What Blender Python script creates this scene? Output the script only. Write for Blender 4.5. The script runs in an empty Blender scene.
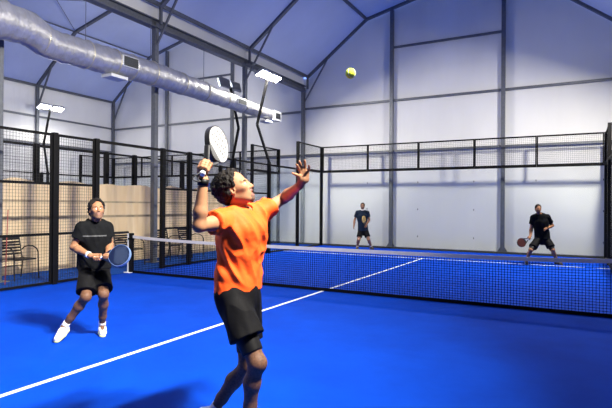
import bpy, math, random
import numpy as np
from mathutils import Vector, Matrix, noise as mn
random.seed(7)
SC = bpy.context.scene
COL = SC.collection
PI = math.pi

# ------------------------------------------------------------------ camera
CAM = np.array([4.206, -8.590, 1.595]); YAW, PIT, FPX, ROLL = 0.4900, 0.00378, 508.7, 0.00747
FW = np.array([-math.sin(YAW)*math.cos(PIT), math.cos(YAW)*math.cos(PIT), math.sin(PIT)])
_r = np.array([math.cos(YAW), math.sin(YAW), 0.0]); _u = np.cross(_r, FW)
RT = _r*math.cos(ROLL)+_u*math.sin(ROLL); UP = _u*math.cos(ROLL)-_r*math.sin(ROLL)
cam_data = bpy.data.cameras.new('camera'); cam = bpy.data.objects.new('camera', cam_data); COL.objects.link(cam)
cam_data.sensor_width = 36; cam_data.lens = FPX/612*36; cam_data.clip_start = .05; cam_data.clip_end = 200
m = Matrix.Identity(4)
for i in range(3):
    m[i][0], m[i][1], m[i][2], m[i][3] = RT[i], UP[i], -FW[i], CAM[i]
cam.matrix_world = m
SC.camera = cam

def V(px, py, d):
    """point of the place seen at a photo position, at a measured distance d"""
    return CAM + d*(FW+(px-306)/FPX*RT-(py-204)/FPX*UP)
HR = np.array([math.cos(YAW), math.sin(YAW), 0]); HA = np.array([-math.sin(YAW), math.cos(YAW), 0]); HU = np.array([0, 0, 1.0])
def D3(r, u, a):
    v = r*HR+u*HU+a*HA
    return v/np.linalg.norm(v)

# ------------------------------------------------------------------ materials
def lin(c): return tuple((x/12.92 if x <= .04045 else ((x+.055)/1.055)**2.4) for x in c)
def mat(name, col, rough=.6, metal=0, spec=.5, var=.0, vscale=8, bump=0, bscale=60, stretch=None, coat=0):
    M = bpy.data.materials.new(name); M.use_nodes = True
    nt = M.node_tree; b = nt.nodes['Principled BSDF']
    b.inputs['Roughness'].default_value = rough; b.inputs['Metallic'].default_value = metal
    b.inputs['Specular IOR Level'].default_value = spec
    b.inputs['Coat Weight'].default_value = coat
    tc = nt.nodes.new('ShaderNodeTexCoord'); mp = nt.nodes.new('ShaderNodeMapping')
    nt.links.new(tc.outputs['Object'], mp.inputs['Vector'])
    if stretch: mp.inputs['Scale'].default_value = stretch
    n = nt.nodes.new('ShaderNodeTexNoise'); n.inputs['Scale'].default_value = vscale; n.inputs['Detail'].default_value = 5
    nt.links.new(mp.outputs[0], n.inputs['Vector'])
    rp = nt.nodes.new('ShaderNodeValToRGB')
    rp.color_ramp.elements[0].position = .3; rp.color_ramp.elements[1].position = .7
    rp.color_ramp.elements[0].color = tuple(x*(1-var) for x in col)+(1,)
    rp.color_ramp.elements[1].color = tuple(min(1, x*(1+var)) for x in col)+(1,)
    nt.links.new(n.outputs['Fac'], rp.inputs[0]); nt.links.new(rp.outputs[0], b.inputs['Base Color'])
    if bump:
        n2 = nt.nodes.new('ShaderNodeTexNoise'); n2.inputs['Scale'].default_value = bscale; n2.inputs['Detail'].default_value = 4
        nt.links.new(mp.outputs[0], n2.inputs['Vector'])
        bp = nt.nodes.new('ShaderNodeBump'); bp.inputs['Strength'].default_value = bump; bp.inputs['Distance'].default_value = .02
        nt.links.new(n2.outputs['Fac'], bp.inputs['Height']); nt.links.new(bp.outputs[0], b.inputs['Normal'])
    return M

def fabric_mat(name, col, trans, seam_axis=None):
    M = bpy.data.materials.new(name); M.use_nodes = True
    nt = M.node_tree; nt.nodes.clear(); N = nt.nodes.new; L = nt.links.new
    out = N('ShaderNodeOutputMaterial'); mix = N('ShaderNodeMixShader'); d = N('ShaderNodeBsdfDiffuse'); t = N('ShaderNodeBsdfTranslucent')
    tc = N('ShaderNodeTexCoord'); n = N('ShaderNodeTexNoise'); n.inputs['Scale'].default_value = .7; n.inputs['Detail'].default_value = 6
    mp = N('ShaderNodeMapping'); mp.inputs['Scale'].default_value = (1, 1, .35)
    L(tc.outputs['Object'], mp.inputs[0]); L(mp.outputs[0], n.inputs['Vector'])
    rp = N('ShaderNodeValToRGB'); rp.color_ramp.elements[0].position = .35; rp.color_ramp.elements[1].position = .65
    rp.color_ramp.elements[0].color = tuple(x*.93 for x in col)+(1,); rp.color_ramp.elements[1].color = col+(1,)
    L(n.outputs['Fac'], rp.inputs[0])
    L(rp.outputs[0], d.inputs[0]); L(rp.outputs[0], t.inputs[0])
    n2 = N('ShaderNodeTexNoise'); n2.inputs['Scale'].default_value = 1.3; n2.inputs['Detail'].default_value = 3
    mp2 = N('ShaderNodeMapping'); mp2.inputs['Scale'].default_value = (2.5, 2.5, .3); L(tc.outputs['Object'], mp2.inputs[0]); L(mp2.outputs[0], n2.inputs['Vector'])
    bp = N('ShaderNodeBump'); bp.inputs['Strength'].default_value = .25; bp.inputs['Distance'].default_value = .06
    L(n2.outputs['Fac'], bp.inputs['Height']); L(bp.outputs[0], d.inputs['Normal'])
    mix.inputs[0].default_value = trans
    L(d.outputs[0], mix.inputs[1]); L(t.outputs[0], mix.inputs[2]); L(mix.outputs[0], out.inputs[0])
    return M

def glass_mat(name, tint, refl=.06):
    M = bpy.data.materials.new(name); M.use_nodes = True
    nt = M.node_tree; nt.nodes.clear(); N = nt.nodes.new; L = nt.links.new
    out = N('ShaderNodeOutputMaterial'); mix = N('ShaderNodeMixShader'); t = N('ShaderNodeBsdfTransparent'); g = N('ShaderNodeBsdfGlossy')
    t.inputs[0].default_value = tint+(1,); g.inputs[0].default_value = (.9, .95, 1, 1); g.inputs['Roughness'].default_value = .03
    f = N('ShaderNodeFresnel'); f.inputs[0].default_value = 1.35
    n = N('ShaderNodeTexNoise'); n.inputs['Scale'].default_value = 3
    mu = N('ShaderNodeMath'); mu.operation = 'MULTIPLY'; L(f.outputs[0], mu.inputs[0]); mu.inputs[1].default_value = refl*12
    L(mu.outputs[0], mix.inputs[0]); L(t.outputs[0], mix.inputs[1]); L(g.outputs[0], mix.inputs[2]); L(mix.outputs[0], out.inputs[0])
    return M

def emit_mat(name, col, s):
    M = bpy.data.materials.new(name); M.use_nodes = True
    b = M.node_tree.nodes['Principled BSDF']
    b.inputs['Base Color'].default_value = col+(1,)
    b.inputs['Emission Color'].default_value = col+(1,); b.inputs['Emission Strength'].default_value = s
    return M

M = {}
def turf_mat(name, c0, c1):
    T = bpy.data.materials.new(name); T.use_nodes = True
    nt = T.node_tree; b = nt.nodes['Principled BSDF']; N = nt.nodes.new; L = nt.links.new
    b.inputs['Roughness'].default_value = .85; b.inputs['Specular IOR Level'].default_value = .05
    tc = N('ShaderNodeTexCoord')
    n1 = N('ShaderNodeTexNoise'); n1.inputs['Scale'].default_value = 1.1; n1.inputs['Detail'].default_value = 6; n1.inputs['Roughness'].default_value = .7
    n2 = N('ShaderNodeTexNoise'); n2.inputs['Scale'].default_value = 190; n2.inputs['Detail'].default_value = 2
    L(tc.outputs['Object'], n1.inputs['Vector']); L(tc.outputs['Object'], n2.inputs['Vector'])
    mm = N('ShaderNodeMath'); mm.operation = 'ADD'; ml = N('ShaderNodeMath'); ml.operation = 'MULTIPLY'; ml.inputs[1].default_value = .6
    L(n2.outputs['Fac'], ml.inputs[0]); L(n1.outputs['Fac'], mm.inputs[0]); L(ml.outputs[0], mm.inputs[1])
    rp = N('ShaderNodeValToRGB'); rp.color_ramp.elements[0].position = .55; rp.color_ramp.elements[1].position = 1.05
    rp.color_ramp.elements[0].color = c0+(1,); rp.color_ramp.elements[1].color = c1+(1,)
    L(mm.outputs[0], rp.inputs[0]); L(rp.outputs[0], b.inputs['Base Color'])
    bp = N('ShaderNodeBump'); bp.inputs['Strength'].default_value = .5; bp.inputs['Distance'].default_value = .01
    L(n2.outputs['Fac'], bp.inputs['Height']); L(bp.outputs[0], b.inputs['Normal'])
    return T
M['turf'] = turf_mat('blue_turf', (.0, .036, .36), (.0, .052, .49))
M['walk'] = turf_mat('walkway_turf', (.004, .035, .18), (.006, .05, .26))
M['line'] = mat('white_turf_line', (.85, .88, .92), .8, var=.05, vscale=60, bump=.3, bscale=200)
M['fabric'] = fabric_mat('tent_fabric', (.82, .82, .795), .09)
M['roof'] = fabric_mat('roof_fabric', (.64, .69, .78), .24)
M['steel'] = mat('galvanised_steel', (.135, .145, .165), .5, .4, var=.15, vscale=14, bump=.05)
M['fill_cut_wall'] = mat('fill_cut_wall', (.045, .05, .065), .9, var=.2)  # for unseen walls, made dark to cut fill and keep the sky out
M['rod'] = mat('steel_rod', (.16, .17, .2), .5, .5)
M['black'] = mat('black_powder_coat', (.0035, .0035, .004), .5, 0, .15, var=.2, vscale=20)
M['wire'] = mat('black_wire', (.012, .012, .013), .6, 0, .3)
M['glass'] = glass_mat('court_glass', (.985, .997, .99), .033)
M['foil'] = mat('duct_foil', (.46, .46, .48), .38, .62, var=.12, vscale=5, bump=1.0, bscale=7, stretch=(1, 2.2, 1))
M['foil_band'] = mat('duct_band', (.60, .56, .45), .4, .7)
M['duct_box'] = mat('duct_box', (.66, .68, .7), .45, .4, var=.05)
M['grille'] = mat('grille', (.05, .055, .06), .5, .3)
M['lamp_housing'] = mat('lamp_housing', (.35, .36, .38), .4, .6)
M['lens'] = emit_mat('floodlight_lens', (.93, .96, 1.0), 40)
M['tarp'] = None
def tarp_mat():
    T = bpy.data.materials.new('beige_tarp'); T.use_nodes = True
    nt = T.node_tree; nt.nodes.clear(); N = nt.nodes.new; L = nt.links.new
    out = N('ShaderNodeOutputMaterial'); mix = N('ShaderNodeMixShader'); d = N('ShaderNodeBsdfDiffuse'); t = N('ShaderNodeBsdfTranslucent')
    tc = N('ShaderNodeTexCoord'); sp = N('ShaderNodeSeparateXYZ'); L(tc.outputs['Object'], sp.inputs[0])
    n = N('ShaderNodeTexNoise'); n.inputs['Scale'].default_value = 1.4; n.inputs['Detail'].default_value = 5
    mp = N('ShaderNodeMapping'); mp.inputs['Scale'].default_value = (1, 3, .4); L(tc.outputs['Object'], mp.inputs[0]); L(mp.outputs[0], n.inputs['Vector'])
    rp = N('ShaderNodeValToRGB'); rp.color_ramp.elements[0].position = .32; rp.color_ramp.elements[1].position = .68
    rp.color_ramp.elements[0].color = (.80, .63, .40, 1); rp.color_ramp.elements[1].color = (.95, .80, .56, 1)
    L(n.outputs['Fac'], rp.inputs[0])
    # two darker bands run along the sheet
    last = rp.outputs[0]
    for z0, w in ((1.28, .03), (1.66, .022)):
        s = N('ShaderNodeMath'); s.operation = 'SUBTRACT'; s.inputs[1].default_value = z0; L(sp.outputs[2], s.inputs[0])
        a = N('ShaderNodeMath'); a.operation = 'ABSOLUTE'; L(s.outputs[0], a.inputs[0])
        c = N('ShaderNodeMath'); c.operation = 'LESS_THAN'; c.inputs[1].default_value = w; L(a.outputs[0], c.inputs[0])
        mu = N('ShaderNodeMath'); mu.operation = 'MULTIPLY'; L(c.outputs[0], mu.inputs[0]); L(n.outputs['Fac'], mu.inputs[1])
        mx = N('ShaderNodeMix'); mx.data_type = 'RGBA'; L(mu.outputs[0], mx.inputs[0]); L(last, mx.inputs[6]); mx.inputs[7].default_value = (.10, .08, .06, 1)
        last = mx.outputs[2]
    L(last, d.inputs[0]); L(last, t.inputs[0])
    mix.inputs[0].default_value = .3; L(d.outputs[0], mix.inputs[1]); L(t.outputs[0], mix.inputs[2]); L(mix.outputs[0], out.inputs[0])
    return T
M['tarp'] = tarp_mat()
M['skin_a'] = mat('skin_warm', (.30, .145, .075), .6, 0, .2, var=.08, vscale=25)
M['leg_a'] = mat('leg_skin_shaded', (.13, .062, .035), .6, 0, .3, var=.35, vscale=70)  # darker than the arms: leg hair, plus shin shade put into the colour
M['skin_b'] = mat('skin_tan', (.27, .13, .07), .6, 0, .15, var=.08, vscale=25)
M['skin_c'] = mat('skin_brown', (.25, .12, .066), .5, 0, .4, var=.08, vscale=25)
M['lip'] = mat('lips', (.16, .065, .048), .6)
M['mouth'] = mat('mouth_inside', (.09, .012, .012), .5)
M['stubble'] = mat('light_stubble', (.15, .075, .043), .8, var=.3, vscale=180)
M['beard'] = mat('stubble', (.10, .05, .03), .8, var=.4, vscale=180)
M['hair'] = mat('dark_hair', (.009, .007, .006), .55, 0, .12, var=.4, vscale=120, bump=.5, bscale=140)
M['eye_white'] = mat('eye_white', (.42, .40, .38), .3)
M['iris'] = mat('iris', (.02, .012, .01), .2)
M['orange'] = mat('orange_jersey', (.92, .098, .011), .7, 0, .2, var=.06, vscale=10, bump=.12, bscale=30)
M['orange_dark'] = mat('orange_collar', (.95, .09, .01), .6)
M['shorts'] = mat('black_shorts', (.005, .005, .006), .7, 0, .08, var=.2, bump=.1, bscale=30)
M['tights'] = mat('compression', (.004, .004, .005), .5, 0, .2)
M['tee'] = mat('charcoal_tee', (.006, .0065, .0075), .85, 0, .05, var=.2, bump=.1, bscale=25)
M['navy'] = mat('navy_tee', (.006, .014, .030), .8, 0, .15, var=.2)
M['white'] = mat('white_cloth', (.85, .85, .84), .6)
M['grey_print'] = mat('grey_print', (.055, .057, .06), .8)
M['shoe'] = mat('white_shoe', (.84, .85, .84), .5, var=.05, vscale=30)
M['sole'] = mat('shoe_sole', (.66, .72, .30), .5)
M['dark_shoe'] = mat('dark_shoe', (.03, .03, .035), .5)
M['sock'] = mat('white_sock', (.82, .82, .80), .85)
M['rk_white'] = mat('racket_white', (.30, .30, .305), .6, 0, .1)
M['rk_black'] = mat('racket_black', (.012, .012, .014), .35)
M['rk_navy'] = mat('racket_navy', (.004, .009, .034), .7, 0, .1)
M['rk_navy_rim'] = mat('racket_pale_rim', (.10, .17, .34), .5)
M['rk_red'] = mat('racket_red', (.075, .016, .014), .6, 0, .15)
M['rk_cream'] = mat('racket_cream', (.55, .36, .10), .6)
M['rk_dot'] = mat('racket_dots', (.05, .075, .13), .6)
M['grip_white'] = mat('grip_white', (.82, .82, .82), .7, bump=.2)
M['grip_black'] = mat('grip_black', (.02, .02, .022), .7, bump=.2)
M['pink'] = mat('grip_pink', (.80, .25, .28), .6)
M['ball'] = mat('ball_felt', (.62, .78, .035), .9, var=.08, vscale=80, bump=.4, bscale=160)
M['ball_seam'] = mat('ball_seam', (.85, .88, .75), .8)
M['chair'] = mat('chair_metal', (.012, .011, .010), .4, .2, .4)
M['red'] = mat('red_paint', (.26, .010, .014), .45)
M['post_white'] = mat('white_post', (.78, .79, .80), .4, .1)
M['blue_panel'] = mat('blue_panel', (.01, .10, .55), .5)
M['net_tape'] = mat('net_tape', (.56, .54, .54), .7, var=.05, vscale=12)
M['cord'] = mat('net_cord', (.004, .005, .010), .9, 0, .05)
M['sill'] = mat('dark_sill', (.02, .022, .02), .9, var=.5, vscale=6)

# ------------------------------------------------------------------ object helpers
WORLD = {}
def tag(o, label=None, cat=None, group=None, kind=None):
    if label: o['label'] = label
    if cat: o['category'] = cat
    if group: o['group'] = group
    if kind: o['kind'] = kind
    return o
def thing(name, label, cat, loc=(0, 0, 0), rz=0, group=None, kind=None):
    o = bpy.data.objects.new(name, None); COL.objects.link(o)
    o.empty_display_size = .1
    o.location = loc; o.rotation_euler = (0, 0, rz)
    WORLD[o.name] = Matrix.Translation(Vector(loc)) @ Matrix.Rotation(rz, 4, 'Z')
    return tag(o, label, cat, group, kind)
def link_mesh(name, me, mats, parent=None, smooth=False):
    for mm in (mats if isinstance(mats, (list, tuple)) else [mats]): me.materials.append(mm)
    if smooth: me.polygons.foreach_set('use_smooth', [True]*len(me.polygons))
    o = bpy.data.objects.new(name, me); COL.objects.link(o)
    if parent is not None: o.parent = parent
    return o
def dup(root, loc=None, rz=None, label=None, group=None, scale=None):
    r = root.copy(); COL.objects.link(r)
    if loc is not None: r.location = loc
    if rz is not None: r.rotation_euler = (0, 0, rz)
    if scale is not None: r.scale = scale
    if label: r['label'] = label
    if group: r['group'] = group
    for ch in [c for c in list(root.children)]:
        c = ch.copy(); COL.objects.link(c); c.parent = r
        for g in list(ch.children):
            d = g.copy(); COL.objects.link(d); d.parent = c
    return r

class MB:
    """collects shapes, builds ONE mesh"""
    def __init__(s): s.v = []; s.f = []; s.mi = []; s.cm = 0
    def add(s, vs, fs):
        n = len(s.v); s.v += [tuple(map(float, v)) for v in vs]; s.f += [tuple(n+i for i in f) for f in fs]; s.mi += [s.cm]*len(fs)
        return s
    def box(s, lo, hi):
        x0, y0, z0 = lo; x1, y1, z1 = hi
        return s.add([(x0, y0, z0), (x1, y0, z0), (x1, y1, z0), (x0, y1, z0), (x0, y0, z1), (x1, y0, z1), (x1, y1, z1), (x0, y1, z1)],
                     [(3, 2, 1, 0), (4, 5, 6, 7), (0, 1, 5, 4), (1, 2, 6, 5), (2, 3, 7, 6), (3, 0, 4, 7)])
    def bar(s, a, b, w, h=None, up=(0, 0, 1), caps=True):
        a = np.array(a, float); b = np.array(b, float); h = h or w
        t = (b-a)/np.linalg.norm(b-a); up = np.array(up, float)
        if abs(t@up) > .98: up = np.array([1.0, 0, 0])
        x = np.cross(t, up); x /= np.linalg.norm(x); y = np.cross(x, t)
        vs = [p+x*sx*w/2+y*sy*h/2 for p in (a, b) for sx, sy in ((-1, -1), (1, -1), (1, 1), (-1, 1))]
        fs = [(0, 1, 5, 4), (1, 2, 6, 5), (2, 3, 7, 6), (3, 0, 4, 7)]
        if caps: fs += [(3, 2, 1, 0), (4, 5, 6, 7)]
        return s.add(vs, fs)
    def tube(s, pts, r, n=10, closed=False, caps=True):
        P = [np.array(p, float) for p in pts]; N = len(P); R = r if isinstance(r, (list, tuple, np.ndarray)) else [r]*N
        T = []
        for i in range(N):
            a = P[(i-1) % N] if (closed or i > 0) else P[i]; b = P[(i+1) % N] if (closed or i < N-1) else P[i]
            T.append((b-a)/np.linalg.norm(b-a))
        up = np.array([0, 0, 1.0]) if abs(T[0][2]) < .9 else np.array([1.0, 0, 0])
        x = np.cross(T[0], up); x /= np.linalg.norm(x); vs = []
        for i in range(N):
            x = x-T[i]*(x@T[i]); x /= np.linalg.norm(x); y = np.cross(T[i], x)
            for k in range(n):
                an = 2*PI*k/n; vs.append(P[i]+R[i]*(x*math.cos(an)+y*math.sin(an)))
        fs = []
        for i in range(N if closed else N-1):
            j = (i+1) % N
            for k in range(n):
                fs.append((i*n+k, i*n+(k+1) % n, j*n+(k+1) % n, j*n+k))
        if caps and not closed:
            fs.append(tuple(reversed(range(n)))); fs.append(tuple((N-1)*n+k for k in range(n)))
        return s.add(vs, fs)
    def build(s, name, mats, parent=None, smooth=False, world=False):
        v = s.v
        if parent is not None and world:
            inv = WORLD[parent.name].inverted(); v = [tuple(inv @ Vector(p)) for p in v]
        me = bpy.data.meshes.new(name); me.from_pydata(v, [], s.f); me.update()
        if any(s.mi): me.polygons.foreach_set('material_index', s.mi)
        return link_mesh(name, me, mats, parent, smooth)

def bevel(o, w=.01, seg=2):
    md = o.modifiers.new('bevel', 'BEVEL'); md.width = w; md.segments = seg; md.limit_method = 'ANGLE'
    return o
def struct(name, mb, mm, label, cat, group=None):
    o = mb.build(name, mm); return tag(o, label, cat, group, 'structure')

# ------------------------------------------------------------------ the tents
GY = 10.6; FY0 = -11.2
EAVE = (6.02, 7.08); KNEE = (3.32, 9.13); APEX = 9.92
TC = -12.03                                  # centre line of the neighbouring tent
NS = .955                                    # the neighbouring tent is a little narrower
def profile(cx):
    q = 1 if cx == 0 else NS
    return [(cx-EAVE[0]*q, EAVE[1]), (cx-KNEE[0]*q, KNEE[1]), (cx, APEX), (cx+KNEE[0]*q, KNEE[1]), (cx+EAVE[0]*q, EAVE[1])]
def gable(cx, y):
    pr = profile(cx); b = MB()
    vs = [(cx-(6.13 if cx == 0 else 5.86), y, 0), (cx+(6.13 if cx == 0 else 5.895), y, 0), (cx+(6.13 if cx == 0 else 5.895), y, 7.08)]+[(x, y, z) for x, z in reversed(pr)]+[(cx-(6.13 if cx == 0 else 5.86), y, 7.08)]
    vs2 = [(x, y+.03, z) for x, y, z in vs]; n = len(vs)
    b.add(vs+vs2, [tuple(range(n)), tuple(reversed(range(n, 2*n)))]+[(i, i+n, (i+1) % n+n, (i+1) % n) for i in range(n)])
    return b
def roof(cx):
    b = MB(); pr = profile(cx); pr = [(pr[0][0]-.28, pr[0][1]-.04)]+pr+([(pr[-1][0]+.2, pr[-1][1]-.05)] if cx == 0 else []); n = len(pr)
    vs = [(x, y, z+dz) for y in (FY0, GY) for dz in (.05, .08) for x, z in pr]
    fs = []
    for i in range(n-1):
        fs += [(i, i+1, 2*n+i+1, 2*n+i), (n+i+1, n+i, 3*n+i, 3*n+i+1)]
    return b.add(vs, fs)
struct('floor', MB().box((-18.6, FY0-.1, -.1), (6.4, GY+.1, 0)), M['turf'], 'bright blue artificial turf court floor', 'floor')
struct('trim_2', MB().box((-18, 9.96, 0), (6.1, GY+.1, .02)), M['sill'], 'dark unpaved strip at the foot of the back glass', 'strip')  # strip darker than the turf, from the glass to the gable
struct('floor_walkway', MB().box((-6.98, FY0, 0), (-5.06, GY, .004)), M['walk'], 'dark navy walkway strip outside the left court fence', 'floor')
struct('wall_back', gable(0, GY+.12), M['fabric'], 'white fabric gable wall behind the glass end of the court', 'wall')
struct('wall_back_left', gable(TC, GY+.12), M['fabric'], 'white fabric gable wall of the neighbouring hall', 'wall')
struct('wall_front', gable(0, FY0), M['fill_cut_wall'], 'dark gable wall behind the near end', 'wall')
struct('wall_front_left', gable(TC, FY0), M['fill_cut_wall'], 'dark gable wall at near end of the neighbouring hall', 'wall')
struct('ceiling', roof(0), M['roof'], 'pale bluish fabric roof over the court', 'ceiling')
struct('ceiling_left', roof(TC), M['roof'], 'pale bluish fabric roof over the neighbouring court', 'ceiling')
struct('wall_left', MB().box((TC-5.93, FY0, 0), (TC-5.89, GY+.1, 7.12)), M['fabric'], 'white fabric side wall beyond the neighbouring court', 'wall')
struct('wall_right', MB().box((6.14, FY0, 0), (6.18, GY+.1, 7.12)), M['fill_cut_wall'], 'dark side wall on the right of the court', 'wall')
struct('trim_1', MB().box((-6.22, FY0, 6.62), (-6.19, GY, 7.2)).box((-6.22, FY0, 7.14), (-6.0, GY, 7.18)), M['fabric'], 'white fabric valance strip between the eave purlin and the valley girder', 'valance')

FR = [GY, 6.25, 1.92, -2.42, -6.76]
frame_lbl = ['at the back wall', 'second frame from the back wall', 'third frame from the back wall', 'fourth frame from the back wall', 'fifth frame from the back wall']
for i, y in enumerate(FR):
    # valley columns
    c = MB().box((-6.27, y-.07, 0), (-6.13, y+.07, 6.66)).box((-6.4, y-.16, .0), (-6.0, y+.16, .02))
    bevel(struct('steel_column', c, M['steel'], 'grey steel column in the valley between both halls, '+frame_lbl[i], 'column', 'columns between the two halls'), .008)
    for side, cx, nm in ((1, 0, 'court roof'), (2, TC, 'neighbouring roof')):
        pr = profile(cx)
        for k in range(4):
            nm2 = ['left steep', 'left shallow', 'right shallow', 'right steep'][k]
            a, b2 = pr[k], pr[k+1]
            r = MB().bar((a[0], y, a[1]), (b2[0], y, b2[1]), .09, .13, up=(0, 1, 0))
            struct('roof_rafter', r, M['steel'], f'{nm2} grey steel rafter of the {nm}, {frame_lbl[i]}', 'rafter', 'roof rafters')
    # struts and knee braces at the valley
    s = MB().bar((-6.0, y, 6.6), (-6.0, y, 7.1), .07).bar((-6.17, y, 6.0), (-5.05, y, 7.78), .05)
    struct('knee_brace', s, M['steel'], 'slanted steel knee brace under the court rafter, '+frame_lbl[i], 'brace', 'knee braces')
    s = MB().bar((TC-5.75, y, 6.0), (TC-4.8, y, 7.78), .06)
    struct('knee_brace', s, M['steel'], 'slanted steel knee brace at the far eave of the neighbouring hall, '+frame_lbl[i], 'brace', 'knee braces')
    c = MB().box((TC-5.82, y-.06, 0), (TC-5.70, y+.06, 7.1))
    struct('steel_column', c, M['steel'], 'grey steel column on the far wall of the neighbouring hall, '+frame_lbl[i], 'column', 'columns of the far side wall')
Y0, Y1 = FY0+.2, GY
def purlin(x, z, lbl, w=.08, h=.1):
    struct('roof_purlin', MB().bar((x, Y0, z), (x, Y1, z), w, h), M['steel'], lbl, 'purlin', 'roof purlins')
purlin(-6.0, 7.12, 'upper eave purlin above the white valance, left side of the court roof')
purlin(-KNEE[0], KNEE[1], 'roof purlin where the left slope of the court roof bends')
purlin(KNEE[0], KNEE[1], 'roof purlin where the right slope of the court roof bends')
purlin(0, APEX-.02, 'ridge purlin of the court roof')
purlin(EAVE[0], EAVE[1], 'eave purlin on the right side of the court roof')
purlin(TC-5.77, 7.06, 'eave purlin on the far side of the neighbouring hall')
purlin(TC-KNEE[0]*NS, KNEE[1], 'purlin on the far slope of the neighbouring roof', .05, .05)
purlin(TC, APEX-.02, 'ridge purlin of the neighbouring roof', .05, .05)
g = MB().box((-6.3, Y0, 6.5), (-6.06, Y1, 6.53)).box((-6.3, Y0, 6.7), (-6.06, Y1, 6.73)).box((-6.2, Y0, 6.53), (-6.16, Y1, 6.7))
struct('valley_beam', g, M['steel'], 'heavy grey steel girder in the valley between the two roofs', 'beam')
# gable posts and girts
for x, l in ((-2.25, 'left of the two posts on the back wall'), (1.87, 'right of the two posts on the back wall')):
    zt = KNEE[1]+(KNEE[0]-abs(x))*(APEX-KNEE[1])/KNEE[0]
    c = MB().box((x-.065, GY-.07, 0), (x+.065, GY+.07, zt)).box((x-.2, GY-.12, 0), (x+.2, GY+.12, .03))
    c.add([(x-.17, GY, .03), (x+.17, GY, .03), (x, GY, .3), (x-.17, GY-.02, .03), (x+.17, GY-.02, .03), (x, GY-.02, .3)], [(0, 1, 2), (5, 4, 3), (0, 3, 4, 1), (1, 4, 5, 2), (2, 5, 3, 0)])
    struct('steel_column', c, M['steel'], 'grey steel wind post behind the glass, '+l, 'column', 'wind posts of the back wall')
for x in (TC-1.95, TC+2.08):
    c = MB().box((x-.06, GY-.07, 0), (x+.06, GY+.07, 9.3))
    struct('steel_column', c, M['steel'], 'steel wind post on the back wall of the neighbouring hall, '+('left one' if x < TC else 'right one'), 'column', 'wind posts of the neighbouring back wall')
def girt(a, b, lbl, w=.06): struct('wall_girt', MB().bar(a, b, w, .08), M['steel'], lbl, 'girt', 'wall girts')
gy = GY+.04
girt((-6.1, gy, 3.77), (6.1, gy, 3.77), 'lowest girt of the back wall, behind the mesh panels')
girt((-6.1, gy, 5.75), (6.1, gy, 5.80), 'middle girt across the whole back wall')
girt((-2.25, gy, 7.85), (1.87, gy, 7.86), 'upper girt of the back wall between the two posts')
girt((TC-5.85, gy, 3.77), (TC+5.8, gy, 3.77), 'lowest girt of the neighbouring back wall')
girt((TC-5.85, gy, 5.6), (TC+5.8, gy, 5.65), 'middle girt of the neighbouring back wall')
girt((TC-1.95, gy, 7.7), (TC+2.08, gy, 7.7), 'upper girt of the neighbouring back wall between its posts')
girt((TC-5.84, Y0, 5.65), (TC-5.84, GY, 5.65), 'upper girt of the far side wall')
girt((TC-5.84, Y0, 4.4), (TC-5.84, GY, 4.4), 'lower girt of the far side wall')
# bracing rods under the neighbouring roof
kz, az = KNEE[1], APEX
for (a, b, l) in (((TC-3.15, 6.25, kz), (TC+.2, 1.92, az-.1), 'bracing rod crossing from the far knee to the near ridge'),
                  ((TC-3.15, 1.92, kz), (TC+.0, 6.25, az-.1), 'bracing rod crossing from the near knee to the far ridge'),
                  ((TC+3.15, 6.25, kz), (TC+.1, 1.92, az-.1), 'bracing rod on the slope next to the valley'),
                  ((TC+3.15, 1.92, kz), (TC+.1, 6.25, az-.1), 'second bracing rod on the slope next to the valley')):
    struct('bracing_rod', MB().tube([a, b], .014, 6), M['rod'], 'thin steel '+l, 'bracing rod', 'roof bracing rods')

# ------------------------------------------------------------------ court lines, net
struct('floor_line', MB().box((-.025, -6.95, 0), (.025, 6.95, .004)), M['line'], 'white centre service line running under the net', 'court line')
struct('floor_line', MB().box((-5, 6.925, 0), (5, 6.975, .0042)), M['line'], 'white cross service line in front of the far players', 'court line')
struct('floor_line', MB().box((-5, -6.975, 0), (5, -6.925, .0042)), M['line'], 'white cross service line at the near end', 'court line')

def net_z(x): return .815+.065*(abs(x)/5)**5
nt = thing('padel_net', 'long black cord net with white top tape across the court', 'net', (0, 0, 0))
XS = np.linspace(-4.95, 4.95, 67)
t = MB()
for s_ in range(len(XS)-1):
    x0, x1 = XS[s_], XS[s_+1]; z0, z1 = net_z(x0), net_z(x1)
    w = .009
    t.add([(x0, -w, z0-.062), (x1, -w, z1-.062), (x1, w, z1-.062), (x0, w, z0-.062), (x0, -w, z0), (x1, -w, z1), (x1, w, z1), (x0, w, z0)],
          [(3, 2, 1, 0), (4, 5, 6, 7), (0, 1, 5, 4), (2, 3, 7, 6)])
tag(t.build('top_tape', M['net_tape'], nt), 'white top tape of the net')
c = MB(); x = -4.95
while x < 4.95:
    c.bar((x, 0, .05), (x, 0, net_z(x)-.05), .006, caps=False); x += .045
for k in range(1, 18):
    f = k/18
    P = [(xx, 0, .05+(net_z(xx)-.1)*f) for xx in XS]
    for a, b in zip(P, P[1:]): c.bar(a, b, .006, caps=False)
c.build('cord_mesh', M['cord'], nt)
b = MB().box((-4.95, -.008, .003), (4.95, .008, .06)); tag(b.build('bottom_band', M['cord'], nt), 'black bottom band of the net')
def net_post(x, lbl):
    s = -1 if x < 0 else 1
    p = thing('net_post', lbl, 'net post', (x, 0, 0), 0)
    bevel(MB().box((-.04, -.045, .012), (.04, .045, .93)).build('post', M['black'], p), .006)
    bevel(MB().box((s*.045-.05 if s < 0 else .045-.01, -.04, .012), (s*.045+.01 if s < 0 else .045+.05, .04, .92)).build('guard_pad', M['post_white'], p), .01)
    bevel(MB().box((-.14 if s < 0 else -.045, -.1, .004), (.045 if s < 0 else .14, .1, .022)).build('base_plate', M['post_white'], p), .004)
    MB().tube([(0, -.045, .8), (0, -.09, .8)], .025, 12).build('winder', M['black'], p)
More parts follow.
